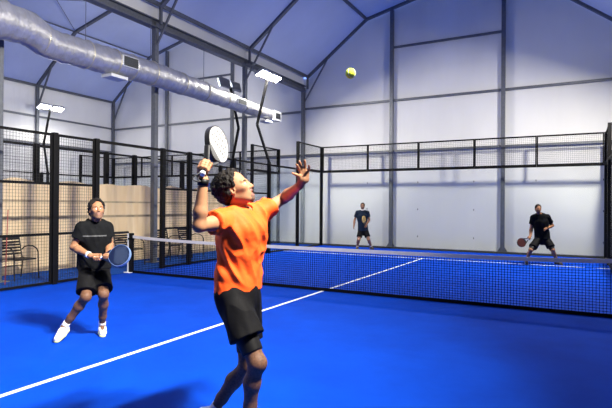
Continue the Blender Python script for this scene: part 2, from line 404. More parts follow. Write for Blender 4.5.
net_post(-5.0, 'white and black net post by the opening in the left fence'); net_post(5.0, 'net post at the right end of the net')

# ------------------------------------------------------------------ court enclosure
def mesh_panel(name, label, w, z0, z1, rails=(), sp=.062, wire=.004, group=None):
    """wire panel, local x along its width"""
    p = thing(name, label, 'fence', group=group)
    f = MB(); t = .04
    f.box((0, -t/2, z0), (w, t/2, z0+t)).box((0, -t/2, z1-.05), (w, t/2, z1)).box((0, -t/2, z0+t), (t, t/2, z1-.05)).box((w-t, -t/2, z0+t), (w, t/2, z1-.05))
    f.build('frame', M['black'], p)
    for z in rails: MB().box((t, -t/2, z-.025), (w-t, t/2, z+.025)).build('rail', M['black'], p)
    wm = MB(); x = t
    while x < w-t: wm.bar((x, 0, z0+.02), (x, 0, z1-.02), wire, caps=False); x += sp
    z = z0+t
    while z < z1-t: wm.bar((t/2, 0, z), (w-t/2, 0, z), wire, caps=False); z += sp
    wm.build('wire_mesh', M['wire'], p)
    return p
def glass_panel(label, w, z1, group=None):
    p = thing('glass_screen', label, 'glass screen', group=group)
    MB().box((.008, -.006, .05), (w-.008, .006, z1-.06)).build('pane', M['glass'], p)
    f = MB().box((0, -.03, z1-.06), (w, .03, z1)); f.build('top_rail', M['black'], p)
    MB().box((0, -.02, .0), (w, .02, .05)).build('sill', M['sill'], p)
    for z in (.5, 1.5, 2.5): MB().box((w-.02, -.016, z-.03), (w-.002, .016, z+.03)).build('clamp', M['black'], p)
    return p
def place(o, a, b, gaps=(.056, .056)):
    """put a panel built along local x from a to b"""
    l = math.hypot(b[0]-a[0], b[1]-a[1]); g0, g1 = gaps; o.scale = ((l-g0-g1)/l, 1, 1); o.location = (a[0]+(b[0]-a[0])*g0/l, a[1]+(b[1]-a[1])*g0/l, 0); o.rotation_euler = (0, 0, math.atan2(b[1]-a[1], b[0]-a[0])); return o
used = {}
def panel_at(kind, key, a, b, lbl, grp, gaps=(.056, .056)):
    if key not in used:
        used[key] = kind(); o = used[key]
    else: o = dup(used[key])
    o['label'] = lbl; o['group'] = grp
    return place(o, a, b, gaps)
ordn = ['first', 'second', 'third', 'fourth', 'fifth']
def enclosure(cx, name, sides):
    """glass end wall at y=10 with mesh above; sides as asked"""
    for k in range(5):
        a, b2 = (cx-5+2*k, 10), (cx-3+2*k, 10)
        panel_at(lambda: glass_panel('', 2, 3), 'g', a, b2, f'{ordn[k]} clear glass pane from the left corner of the {name} end wall', name+' end wall panes', (.056 if k == 0 else .003, .056 if k == 4 else .003))
        panel_at(lambda: mesh_panel('upper_wire_fence', '', 2, 3.0, 4.0), 'm1', a, b2, f'{ordn[k]} upper wire panel from the left, above {name} end glass', name+' end wall mesh', (.056 if k == 0 else .003, .056 if k == 4 else .003))
    for sx, full in sides:
        X = cx+5*sx; sd = ('left' if sx < 0 else 'right')+' side of the '+name
        for k, (y0, y1) in enumerate(((8, 10), (6, 8))):
            panel_at(lambda: glass_panel('', 2, 3), 'g', (X, y0), (X, y1), ('corner glass pane, ' if k == 0 else 'glass pane next to the corner one, ')+sd, 'side glass panes')
        panel_at(lambda: mesh_panel('upper_wire_fence', '', 2, 3.0, 4.0), 'm1', (X, 8), (X, 10), 'upper wire panel over corner glass, '+sd, 'side top mesh')
        for (y0, y1) in ((4, 6), (2, 4)) + (((-4, -2),) if full else ()):
            panel_at(lambda: mesh_panel('wire_fence', '', 2, 0.02, 3.0, (1.0, 2.0)), 'm3', (X, y0), (X, y1), {4: 'wide wire fence beside the glass, ', 2: 'wide wire fence beyond the narrow one, ', -4: 'wide wire fence at the near end, '}[y0]+sd, 'wide side fence panels')
        for (y0, y1) in ((1, 2),) + (((-2, -1),) if full else ()):
            panel_at(lambda: mesh_panel('wire_fence', '', 1, 0.02, 3.0, (1.0, 2.0)), 'm3n', (X, y0), (X, y1), {1: 'narrow wire fence past the opening, ', -2: 'narrow wire fence before the opening, '}[y0]+sd, 'narrow side fence panels')
        r = MB().box((X-.03, -.945, 2.94), (X+.03, .945, 3.0)); tag(r.build('top_rail', M['black']), 'black top rail bridging the opening, '+sd, 'rail', 'rails over the openings')
        for y, h in ((10, 4.0), (8, 4.0), (6, 3.02), (4, 3.02), (2, 3.02), (1, 3.02)) + (((-1, 3.02), (-2, 3.02), (-4, 3.02)) if full else ()):
            post(X, y, h, {10: 'at the glass corner', 8: 'between two side glass panes', 6: 'where glass meets wire fence', 4: 'between the wide wire fences', 2: 'between narrow and wide fence, past the opening', 1: 'past the opening', -1: 'before the opening', -2: 'between narrow and wide fence, before the opening', -4: 'at the near end of the fence'}[y]+', '+sd)
PW = [None]
def post(X, y, h, lbl):
    w = .05 if h < 3.5 else .05
    p = thing('fence_post', 'black post '+lbl, 'post', (X, y, 0), 0, 'fence posts')
    bevel(MB().box((-w, -w, .012), (w, w, h)).build('shaft', M['black'], p), .006)
    MB().box((-.054, -.054, 0), (.054, .054, .014)).build('foot_plate', M['black'], p)
    return p
enclosure(0, 'court', ((-1, True), (1, False)))
enclosure(-12.05, 'neighbouring court', ((1, True), (-1, True)))

# beige sheet hung along the neighbouring fence
tp = MB(); NYt, NZt = 150, 16; ys = np.linspace(-5.5, 5.9, NYt)
vs = []
for j in range(NZt):
    for i, y in enumerate(ys):
        sag = .05*abs(math.sin(y*1.9))+.03*math.sin(y*5.1)
        top = 2.16-sag; z = .02+(top-.02)*j/(NZt-1)
        x = -6.88+.03*math.sin(y*9+.6*math.sin(y*3))*(.35+.65*j/(NZt-1))+.02*math.sin(y*21+z*1.5)
        vs.append((x, y, z))
n = len(vs); vs2 = [(x-.006, y, z) for x, y, z in vs]
fs = []
for j in range(NZt-1):
    for i in range(NYt-1):
        q = j*NYt+i; fs += [(q, q+1, q+NYt+1, q+NYt), (q+n, q+n+NYt, q+n+NYt+1, q+n+1)]
tp.add(vs+vs2, fs)
o = tp.build('tarp', M['tarp'], None, True); tag(o, 'long beige sheet hung along the fence of the neighbouring court', 'tarp')
o = bevel(MB().box((-11.2, 9.86, 2.45), (-10.3, 9.9, 2.62)).build('small_blue_panel', M['blue_panel']), .005)  # plain blue box in front of the end glass
tag(o, 'small blue board on the end glass of the neighbouring court', 'board')

# ------------------------------------------------------------------ duct
DX = -5.70
st = [(-4.6, 5.2, .40), (-2.9, 5.17, .385), (-2.2, 5.17, .345), (-1.6, 4.99, .312), (0.0, 5.02, .315), (1.3, 5.05, .31), (2.8, 5.02, .29), (4.4, 4.97, .255), (5.6, 4.93, .225), (6.9, 4.90, .185), (7.15, 4.90, .18)]
du = thing('air_duct', 'long silver foil air duct hung along the left valley', 'duct', (DX, 0, 0))
pts, rad = [], []
for (a, za, ra), (b, zb, rb) in zip(st, st[1:]):
    nseg = max(2, int((b-a)/.07))
    for q in range(nseg):
        f = q/nseg; f2 = f*f*(3-2*f); pts.append((0, a+(b-a)*f, za+(zb-za)*f2)); rad.append(ra+(rb-ra)*f2)
rad = [r*(1+.02*math.sin(i*1.7)+.012*random.uniform(-1, 1)) for i, r in enumerate(rad)]
dm = MB().tube(pts, rad, 40)
# crumple the foil
for i, (x, y, z) in enumerate(dm.v):
    k = .030*mn.noise(Vector((x*3, y*5, z*3)))+.022*mn.noise(Vector((x*9, y*14, z*9)))
    c = st[0][1]; dm.v[i] = (x*(1+k*2), y, z+k*(z-5.05)*2)
tag(dm.build('foil_sleeve', M['foil'], du, True), 'crinkled silver foil sleeve')
def duct_at(y):
    for (a, za, ra), (b, zb, rb) in zip(st, st[1:]):
        if a <= y <= b:
            f = (y-a)/(b-a); f = f*f*(3-2*f); return za+(zb-za)*f, ra+(rb-ra)*f
for y in (-1.85, -.75, .02, .55, 1.25, 2.4, 3.4, 4.4, 5.4, 6.3):
    z, r = duct_at(y); bd = MB()
    ring = [(math.cos(2*PI*k/32)*(r+.008), y, z+math.sin(2*PI*k/32)*(r+.008)) for k in range(32)]
    bd.tube(ring, .014, 6, closed=True); bd.build('band', M['foil_band'], du, True)
    if y in (-.75, 1.25, 3.4, 5.4): MB().tube([(0, y, z+r), (0, y, 6.5)], .008, 6).build('hanger', M['rod'], du)
def grille(y, side, w, h, dz=0):
    z, r = duct_at(y); x = r*.97
    fr = bevel(MB().box((x-.06, y-w/2, z+dz-h/2), (x+.04, y+w/2, z+dz+h/2)).build('outlet_box', M['duct_box'], du), .008)
    g = MB()
    for k in range(6):
        zz = z+dz-h/2+.03+k*(h-.06)/5; g.box((x+.04, y-w/2+.03, zz-.008), (x+.052, y+w/2-.03, zz+.008))
    g.box((x+.0395, y-w/2+.03, z+dz-h/2+.03), (x+.043, y+w/2-.03, z+dz+h/2-.03))
    g.build('outlet_grille', M['grille'], fr)
grille(.28, 1, .5, .27, .02); grille(5.05, 1, .5, .2, .02)
eb = bevel(MB().box((-.17, 7.12, 4.70), (.21, 7.6, 5.06)).build('end_box', M['duct_box'], du), .01)
g = MB().box((.21, 7.2, 4.78), (.214, 7.52, 4.98))
for k in range(5): g.box((.213, 7.2, 4.79+k*.04), (.226, 7.52, 4.805+k*.04))
g.build('end_grille', M['grille'], eb)
bevel(MB().box((-.15, 6.7, 4.58), (.15, 7.1, 4.66)).box((-.06, 6.85, 4.66), (.06, 6.95, 4.74)).build('bottom_diffuser', M['duct_box'], du), .008)
bevel(MB().box((-.13, -.2, 4.62), (.22, .3, 4.70)).box((-.08, -.1, 4.7), (.1, .2, 4.78)).build('bottom_diffuser', M['duct_box'], du), .008)

# ------------------------------------------------------------------ floodlights
def floodlight(X, y, out, lbl, power, tilt=28, poleoff=(.38, .1), full=False, spread=180):
    """out: sign pointing away from the court the lamp lights"""
    f = thing('floodlight', lbl, 'floodlight', (X, y, 0), 0, 'court floodlights')
    p0, p1, p2 = (0, 0, 3.06), (out*poleoff[0], 0, 4.38), (out*poleoff[1], 0, 5.86)
    pm = MB().bar(p0, p1, .07, .07, up=(0, 1, 0)).bar(p1, p2, .07, .07, up=(0, 1, 0)).box((-.045, -.045, 0 if full else 3.021), (.045, .045, 3.07))
    pm.build('pole', M['black'], f)
    MB().bar((p2[0], -.5, 5.88), (p2[0], .5, 5.88), .05).build('crossbar', M['black'], f)
    ti = math.radians(tilt); dirv = np.array([-out*math.sin(ti), 0, -math.cos(ti)]); side = np.array([0, 1.0, 0]); up = np.cross(side, dirv)
    for s in (-1, 1):
        c = np.array([p2[0]-out*.06, s*.33, 5.97])
        def cb(mb, u0, u1, w0, w1, t0, t1):
            vs = [c+side*a+up*b-dirv*t for t in (t0, t1) for a, b in ((u0, w0), (u1, w0), (u1, w1), (u0, w1))]
            mb.add(vs, [(3, 2, 1, 0), (4, 5, 6, 7), (0, 1, 5, 4), (1, 2, 6, 5), (2, 3, 7, 6), (3, 0, 4, 7)])
        hb = MB(); cb(hb, -.27, .27, -.17, .17, 0, .09)
        for k in range(7): cb(hb, -.24+k*.075, -.22+k*.075, -.15, .15, .09, .12)
        h = hb.build('lamp_housing', M['lamp_housing'], f)
        lb = MB(); cb(lb, -.245, .245, -.145, .145, -.03, .0); lb.build('lens', M['lens'], h)
        L = bpy.data.lights.new('floodlight_beam', 'AREA'); L.shape = 'RECTANGLE'; L.size = .46; L.size_y = .27; L.energy = power; L.spread = math.radians(spread); L.color = (1.0, .94, .83)
        lo = bpy.data.objects.new('floodlight_beam', L); COL.objects.link(lo)
        lo.location = Vector((X, y, 0))+Vector(c+dirv*.045)
        lo.rotation_euler = Vector(dirv).to_track_quat('-Z', 'Y').to_euler()
    return f
P = 265
floodlight(-5.0, 6.0, -1, 'lit floodlight on a bent black pole behind the orange player, at the left glass corner', P*1.25, tilt=24, poleoff=(.50, .1))
floodlight(5.14, 6.15, 1, 'lit floodlight at the right end of the back wall, cut by the picture edge', P*1.5, tilt=24, full=True)
floodlight(5.0, -5.8, 1, 'lit floodlight on the right fence beside the near players', P*1.75, tilt=60, spread=108, full=True)
floodlight(-5.0, -5.8, -1, 'lit floodlight on the left fence at the near end', P*.15, full=True)
floodlight(-6.86, 6.4, 1, 'floodlight seen from behind below the duct end, facing the neighbouring court', P*.4, tilt=72, full=True, poleoff=(.3, -.08))
floodlight(-17.22, 6.4, -1, 'lit floodlight on the far fence of the neighbouring court', P*.38, full=True, poleoff=(.3, -.12))
floodlight(-6.55, -5.8, 1, 'floodlight at the near end of the neighbouring court, beside the walkway', P*.5, full=True)
floodlight(-17.22, -5.8, -1, 'floodlight at the near end of the neighbouring court, far fence', P*.5, full=True)

# ------------------------------------------------------------------ walkway chairs
def armchair():
    p = thing('armchair', '', 'chair', group='black walkway chairs')
    sl = MB()
    for k in range(8): sl.box((-.24, -.2+k*.055, .425), (.24, -.16+k*.055, .44))
    sl.tube([(-.24, .23, .42), (.24, .23, .42)], .013, 8).tube([(-.24, -.22, .42), (.24, -.22, .42)], .013, 8)
    sl.build('seat', M['chair'], p)
    bk = MB()
    for k in range(6):
        z = .52+k*.062; y = -.24-(z-.44)*.22; bk.box((-.24, y-.006, z-.02), (.24, y+.006, z+.02))
    for s in (-1, 1): bk.tube([(s*.245, -.225, .42), (s*.245, -.33, .86)], .013, 8)
    bk.tube([(-.245, -.33, .86), (.245, -.33, .86)], .013, 8)
    bk.build('backrest', M['chair'], p)
    for s in (-1, 1):
        x = s*.275
        MB().tube([(x, -.27, .60), (x, -.2, .655), (x, -.08, .69), (x, .08, .685), (x, .2, .64), (x, .245, .56), (x, .25, .44)], .014, 8).build('armrest', M['chair'], p, True)
        MB().tube([(x, .25, .44), (x, .26, .2), (x, .275, .004)], .014, 8).build('leg', M['chair'], p)
        MB().tube([(x*.93, -.225, .43), (x*.95, -.25, .2), (x, -.30, .004)], .014, 8).build('leg', M['chair'], p)
    MB().tube([(-.265, -.24, .26), (.265, -.24, .26)], .010, 8).build('stretcher', M['chair'], p)
    return p
ch = armchair(); ch.location = (-6.22, -1.95, 0.004); ch.rotation_euler = (0, 0, -PI/2+.05)
ch['label'] = 'black slatted metal armchair behind the near end of the left fence, beside the red pole'
for (x, y, rz, l) in ((-6.2, 1.05, -PI/2-.04, 'black slatted armchair in the walkway just behind the net post'),
                      (-6.25, 2.6, -PI/2+.05, 'black slatted armchair behind the net, first past the pale steel column'),
                      (-6.3, 3.6, -PI/2, 'black slatted armchair behind the net, closest to the orange player')):
    dup(ch, (x, y, .004), rz, l)
RP0 = V(5, 285, 9.95); RP1 = V(8, 209.5, 10.15); RP0[2] = .006; 
o = MB().tube([RP0, RP1], .009, 8).build('pole', M['red']); tag(o, 'thin red pole leaning by the slatted chair in the walkway', 'pole')

# ------------------------------------------------------------------ figures: smooth blended solids meshed as one surface
class Field:
    def __init__(s, lo, hi, h):
        s.lo = np.array(lo, np.float32); s.h = h
        s.n = np.ceil((np.array(hi)-s.lo)/h).astype(int)+1
        s.D = np.full(s.n, 1.0, np.float32)
        s.ax = [(s.lo[i]+h*np.arange(s.n[i])).astype(np.float32) for i in range(3)]
    def comb(s, fn, lo, hi, k=.02, op='u'):
        pad = k*1.2+3*s.h
        i0 = np.maximum(0, np.floor((np.array(lo)-pad-s.lo)/s.h).astype(int)); i1 = np.minimum(s.n, np.ceil((np.array(hi)+pad-s.lo)/s.h).astype(int)+1)
        if np.any(i1 <= i0): return
        sl = tuple(slice(a, b) for a, b in zip(i0, i1))
        X = s.ax[0][sl[0]][:, None, None]; Y = s.ax[1][sl[1]][None, :, None]; Z = s.ax[2][sl[2]][None, None, :]
        d = fn(X, Y, Z); c = s.D[sl]
        if op == 'u':
            k = max(k, 1e-5); g = np.clip(.5+.5*(c-d)/k, 0, 1); s.D[sl] = c*(1-g)+d*g-k*g*(1-g)
        else:
            k = max(k, 1e-5); d = -d; g = np.clip(.5-.5*(c-d)/k, 0, 1); s.D[sl] = c*(1-g)+d*g+k*g*(1-g)
    def cone(s, a, b, ra, rb, k=.02, flat=None, fa=False, fb=False, op='u'):
        a = np.array(a, np.float32); b = np.array(b, np.float32); ab = b-a; L = float(np.linalg.norm(ab)); u = ab/max(L, 1e-6)
        def fn(X, Y, Z):
            px, py, pz = X-a[0], Y-a[1], Z-a[2]
            t = px*u[0]+py*u[1]+pz*u[2]; tc = np.clip(t, 0, L)
            tt = t if (fa and fb) else (np.clip(t, 0, None) if fb else (np.clip(t, None, L) if fa else tc))
            qx, qy, qz = px-tt*u[0], py-tt*u[1], pz-tt*u[2]
            q2 = qx*qx+qy*qy+qz*qz
            if flat is not None:
                w, rt = flat; c = qx*w[0]+qy*w[1]+qz*w[2]; q2 = q2+c*c*(rt*rt-1)
            d = np.sqrt(np.maximum(q2, 1e-12))-(ra+(rb-ra)*tc/max(L, 1e-6))
            if flat is not None: d = d*.85
            if fa: d = np.maximum(d, -t)
            if fb: d = np.maximum(d, t-L)
            return d
        r = max(ra, rb); s.comb(fn, np.minimum(a, b)-r, np.maximum(a, b)+r, k, op)
    def ell(s, c, R, rad, k=.02, op='u'):
        c = np.array(c, np.float32); R = [np.array(x, np.float32) for x in R]
        def fn(X, Y, Z):
            px, py, pz = X-c[0], Y-c[1], Z-c[2]; k0 = 0; k1 = 0
            for ax, r in zip(R, rad):
                q = px*ax[0]+py*ax[1]+pz*ax[2]; k0 = k0+(q/r)**2; k1 = k1+(q/(r*r))**2
            k0 = np.sqrt(np.maximum(k0, 1e-9)); return k0*(k0-1)/np.sqrt(np.maximum(k1, 1e-9))
        m_ = max(rad); s.comb(fn, c-m_, c+m_, k, op)
    def cut(s, p, n, k=.004):
        """remove everything on the side n points to"""
        p = np.array(p, np.float32); n = np.array(n, np.float32)/np.linalg.norm(n)
        d = (s.ax[0][:, None, None]-p[0])*n[0]+(s.ax[1][None, :, None]-p[1])*n[1]+(s.ax[2][None, None, :]-p[2])*n[2]
        s.D = np.maximum(s.D, d)
    def surface(s, relax=1):
        D = s.D; S = D < 0; n = np.array(D.shape)
        sh = lambda A, i, j, k: A[i:n[0]-1+i, j:n[1]-1+j, k:n[2]-1+k]
        cnt = np.zeros(n-1, np.uint8); cor = [(i, j, k) for i in (0, 1) for j in (0, 1) for k in (0, 1)]
        for c in cor: cnt += sh(S, *c)
        act = (cnt > 0) & (cnt < 8); I = np.argwhere(act)
        vals = {c: D[I[:, 0]+c[0], I[:, 1]+c[1], I[:, 2]+c[2]] for c in cor}
        pos = np.zeros((len(I), 3)); num = np.zeros(len(I))
        for c in cor:
            for ax in range(3):
                if c[ax] == 0:
                    e = list(c); e[ax] = 1; e = tuple(e); d0, d1 = vals[c], vals[e]; x = (d0 < 0) != (d1 < 0)
                    t = np.where(x, d0/np.where(x, d0-d1, 1), 0); p = np.zeros((len(I), 3)); p[:] = c; p[:, ax] = t
                    pos[x] += p[x]; num[x] += 1
        Vv = s.lo+s.h*(I+pos/num[:, None])
        ids = np.full(n-1, -1, np.int64); ids[act] = np.arange(len(I)); F = []
        for ax in range(3):
            b, c = (ax+1) % 3, (ax+2) % 3
            s0 = [slice(None)]*3; s1 = [slice(None)]*3; s0[ax] = slice(0, -1); s1[ax] = slice(1, None)
            A0, A1 = S[tuple(s0)], S[tuple(s1)]; E = np.argwhere(A0 != A1)
            E = E[(E[:, b] >= 1) & (E[:, c] >= 1) & (E[:, b] < n[b]-1) & (E[:, c] < n[c]-1)]
            o = np.zeros((4, 3), int); o[0, b] = -1; o[0, c] = -1; o[1, c] = -1; o[3, b] = -1
            q = np.stack([ids[tuple((E+o[i]).T)] for i in range(4)], 1)
            flip = ~A0[tuple(E.T)]; q[flip] = q[flip][:, ::-1]; F.append(q)
        F = np.concatenate(F); F = F[(F >= 0).all(1)]
        for _ in range(relax):
            acc = np.zeros_like(Vv); nn = np.zeros(len(Vv))
            for i in range(4):
                a, b = F[:, i], F[:, (i+1) % 4]
                np.add.at(acc, a, Vv[b]); np.add.at(nn, a, 1); np.add.at(acc, b, Vv[a]); np.add.at(nn, b, 1)
            Vv = .5*Vv+.5*acc/np.maximum(nn, 1)[:, None]
        return Vv, F
def normals(Vv, F):
    fn = np.cross(Vv[F[:, 2]]-Vv[F[:, 0]], Vv[F[:, 3]]-Vv[F[:, 1]]); N = np.zeros_like(Vv)
    for i in range(4): np.add.at(N, F[:, i], fn)
    return N/np.maximum(np.linalg.norm(N, axis=1), 1e-9)[:, None]
def surf_obj(name, VF, mats, parent, mi=None, disp=None):
    Vv, F = VF
    if disp is not None:
        N = normals(Vv, F); Vv = Vv+N*np.array([disp(p, q) for p, q in zip(Vv, N)])[:, None]
    if parent is not None: Vv = Vv-np.array(WORLD[parent.name].translation)
    me = bpy.data.meshes.new(name); me.from_pydata(Vv.tolist(), [], F.tolist()); me.update()
    o = link_mesh(name, me, mats, parent, True)
    if mi is not None: me.polygons.foreach_set('material_index', mi.astype(np.int32))
    return o
def box_of(pts, pad):
    P = np.array(pts); return P.min(0)-pad, P.max(0)+pad
def unit(v): v = np.array(v, float); return v/np.linalg.norm(v)
def lerp(a, b, t): return np.array(a)*(1-t)+np.array(b)*t

def head_frame(c, f, u):
    f = unit(f); u = np.array(u, float); u = unit(u-f*(u@f)); s = np.cross(u, f)      # s: the figure's own left
    return np.array(c, float), f, s, u
def add_head(fd, H, sc, neck, mouth=0.0, rn=.056):
    c, f, s, u = H
    P = lambda a, b, d: c+sc*(f*a+s*b+u*d)
    R = (f, s, u); e = lambda p, r, k=.02, op='u': fd.ell(P(*p), R, [x*sc for x in r], k*sc, op)
    fd.cone(neck, P(-.028, 0, -.07), rn*1.05, rn*.93, .03)
    e((-.012, 0, .036), (.098, .077, .088)); e((.034, 0, -.045), (.060, .060, .078), .03)
    e((.028, 0, -.012), (.066, .066, .05), .03)
    for b in (-1, 1):
        fd.cone(P(-.015, b*.052, -.055), P(.066, b*.018, -.106), .018*sc, .017*sc, .03*sc)
        e((.064, b*.042, -.022), (.024, .022, .02), .02)
        fd.cone(P(.086, b*.012, .020), P(.074, b*.046, .022), .010*sc, .009*sc, .015*sc)
        e((-.008, b*.079, -.012), (.022, .010, .032), .006); e((.000, b*.082, -.010), (.010, .006, .018), .004, 's')
    e((.077, 0, -.108), (.020, .022, .018), .02)
    e((.082, 0, -.072), (.018, .028, .022), .02)
    for b in (-1, 1): e((.098, b*.031, .0), (.020, .017, .012), .012, 's')
    fd.cone(P(.090, 0, .010), P(.114, 0, -.034), .0075*sc, .0125*sc, .012*sc)
    for b in (-1, 1): e((.101, b*.013, -.038), (.011, .009, .008), .008)
    mo = mouth
    fd.cone(P(.096, -.016, -.060+mo*.2), P(.096, .016, -.060+mo*.2), .0085*sc, .0085*sc, .008*sc)
    fd.cone(P(.092, -.014, -.078-mo), P(.092, .014, -.078-mo), .0085*sc, .0085*sc, .008*sc)
    if mo: e((.100, 0, -.069-mo*.45), (.022, .017, .006+mo*.45), .004, 's')
    for b in (-1, 1): e((.081, b*.031, -.001), (.0125, .0135, .0115), .002)
def head_faces(Vv, F, H, sc, beard, mouth=0.0):
    """which faces of the body are lips, stubble, eyes"""
    c, f, s, u = H; C = Vv[F].mean(1)-c
    a, b, d = C@f/sc, C@s/sc, C@u/sc; mi = np.zeros(len(F), int)
    near = (np.abs(b) < .10) & (d > -.15) & (d < .15) & (a > -.12) & (a < .14)
    if beard:
        low = near & (a > .0) & (d < -.048) & (d > -.135) & (d < -.03-.35*(.09-a))
        if beard == 2: low = near & (a > .062) & (((d < -.088) & (np.abs(b) < .03)) | ((d < -.043) & (d > -.056) & (np.abs(b) < .028)))
        mi[low] = 2
    lips = near & (np.abs(b) < .026) & (a > .085) & (((d+.060-mouth*.2)**2 < .0065**2) | ((d+.078+mouth)**2 < .0075**2)); mi[lips] = 1
    if mouth: mi[near & (np.abs(b) < .019) & (a < .101) & (a > .066) & (np.abs(d+.069+mouth*.45) < .003+mouth*.42)] = 3
    for q in (-1, 1):
        r2 = ((b-q*.031)/.0125)**2+((d+.001)/.0075)**2; ey = near & (r2 < 1) & (a > .07); mi[ey] = 4
        mi[near & (Vv.shape[0] > 0) & (((b-q*.031)**2+(d+.001)**2) < .0058**2) & (a > .07)] = 5
    return mi
def finger(fd, pts, r0, r1, k=.006):
    n = len(pts)-1
    for i in range(n): fd.cone(pts[i], pts[i+1], r0+(r1-r0)*i/n, r0+(r1-r0)*(i+1)/n, k)
def hand_grip(fd, wrist, H, A, sc=1.0, flip=1):
    """hand closed around a handle running along A through H"""
    A = unit(A); W = np.array(wrist, float)-H; Qm = W-A*(W@A); Q = -unit(Qm); Pn = flip*np.cross(A, Q)
    g = lambda p, q, a: H+sc*(Pn*p+Q*q+A*a)
    fd.cone(g(.030, -.030, -.024), g(.030, -.026, .028), .018*sc, .018*sc, .012)
    fd.cone(g(.032, .010, -.026), g(.032, .012, .030), .015*sc, .015*sc, .015)
    fd.cone(wrist, g(.030, -.024, 0), .026*sc, .026*sc, .02)
    for i, (o, l) in enumerate(((.033, .95), (.011, 1.05), (-.011, 1.0), (-.031, .85))):
        finger(fd, [g(.032, .014, o), g(.014, .034*l, o), g(-.014, .031*l, o-.003), g(-.027, .006, o-.005), g(-.020, -.014, o-.006)], .0105*sc, .008*sc)
    finger(fd, [g(.026, -.034, .020), g(.004, -.036, .040), g(-.018, -.024, .050), g(-.027, .000, .050)], .013*sc, .0085*sc)
def arm(fd, sh, el, wr, r=(.052, .041, .041, .027), k=.02):
    sh, el, wr = map(np.array, (sh, el, wr))
    m1 = lerp(sh, el, .45); fd.cone(sh, m1, r[0], r[0]*.93, k); fd.cone(m1, el, r[0]*.93, r[1], k)
    m2 = lerp(el, wr, .3); fd.cone(el, m2, r[1]*.95, r[2]*1.05, k); fd.cone(m2, wr, r[2]*1.05, r[3], k)
def leg(fd, hip, kn, an, front, r=(.088, .058, .056, .036), k=.03):
    hip, kn, an = map(np.array, (hip, kn, an)); front = np.array(front)
    m1 = lerp(hip, kn, .4); fd.cone(hip, m1, r[0], r[0]*.9, k); fd.cone(m1, kn, r[0]*.9, r[1], k)
    fd.ell(kn+front*.012, np.eye(3), (.052, .052, .052), .03)
    m2 = lerp(kn, an, .32)-front*.016; fd.cone(kn, m2, r[1]*.88, r[2], k); fd.cone(m2, lerp(kn, an, .7)-front*.006, r[2], r[3]*1.15, k)
    fd.cone(lerp(kn, an, .7)-front*.006, an, r[3]*1.15, r[3], k)
def torso(fd, J, g=0.0, k=.05, sc=1.0, top=True):
    pf, cf = J['pfront'], J['cfront']; pe, ch, nb = J['pelvis'], J['chest'], J['neck']
    wa = lerp(pe, ch, .48); side = np.cross([0, 0, 1.0], cf)
    fd.cone(pe, wa, .160*sc+g, .142*sc+g, k, (pf, 1.45)); fd.cone(wa, ch, .142*sc+g, .168*sc+g, k, (cf, 1.42))
    fd.cone(ch, lerp(ch, nb, .62), .168*sc+g, .135*sc+g, k, (cf, 1.45))
    for s_ in ('L', 'R'):
        fd.cone(lerp(nb, ch, .12), J['sh'+s_], .050*sc+g, .056*sc+g, .04)
        fd.ell(lerp(ch, J['sh'+s_], .42)+cf*.045, np.eye(3), (.075+g, .075+g, .07+g), .05)
def shoe(parent, an, toe, mats, up=(0, 0, 1), L=.285, z0=0.0):
    """an: ankle joint, toe: tip of the toe on the ground"""
    an = np.array(an, float); toe = np.array(toe, float)
    d = toe-an; d0 = d-np.array(up)*(d@np.array(up)); f = unit(d) if False else None
    heel = an-np.array([0, 0, .085])
    ax = unit(toe-heel); heel = toe-ax*L; upv = unit(np.array([0, 0, 1.0])-ax*ax[2]); sd = np.cross(upv, ax)
    P = lambda a, b, c: heel+ax*a*L+sd*b+upv*c
    lo, hi = box_of([P(0, 0, 0), P(1, 0, 0), an], .09); h = .0065
    fd = Field(lo, hi, h)
    fd.cone(P(.14, 0, .045), P(.45, 0, .05), .036, .043, .02); fd.cone(P(.45, 0, .045), P(.86, 0, .034), .045, .034, .02)
    fd.cone(P(.14, 0, .05), an+ax*.005, .036, .037, .03, fb=True); fd.cone(P(.35, 0, .07), P(.62, 0, .05), .03, .03, .02)
    fd.cut(P(0, 0, .018), -upv)
    o = surf_obj('shoe', fd.surface(), mats[0], parent)
    fs = Field(lo, hi, h)
    fs.cone(P(.15, 0, .012), P(.5, 0, .012), .041, .046, .02, (upv, .9)); fs.cone(P(.5, 0, .012), P(.87, 0, .012), .047, .037, .02)
    fs.cut(P(0, 0, .024), upv); fs.cut(P(0, 0, .0), -upv)
    so = surf_obj('sole', fs.surface(), mats[1], parent); so.parent = o
    return o
def ring(name, parent, c, ax, r, w, th, mm):
    ax = unit(ax); a = np.array([0, 0, 1.0]) if abs(ax[2]) < .8 else np.array([1.0, 0, 0]); x = unit(np.cross(ax, a)); y = np.cross(ax, x)
    n = 28; prof = [(r, -w/2), (r+th, -w/2), (r+th, w/2), (r, w/2)]
    b = MB(); vs = [np.array(c)+ax*h+(x*math.cos(2*PI*k/n)+y*math.sin(2*PI*k/n))*q for k in range(n) for q, h in prof]
    fs = [(k*4+i, k*4+(i+1) % 4, ((k+1) % n)*4+(i+1) % 4, ((k+1) % n)*4+i) for k in range(n) for i in range(4)]
    b.add(vs, fs); return b.build(name, mm, parent, True, world=True)

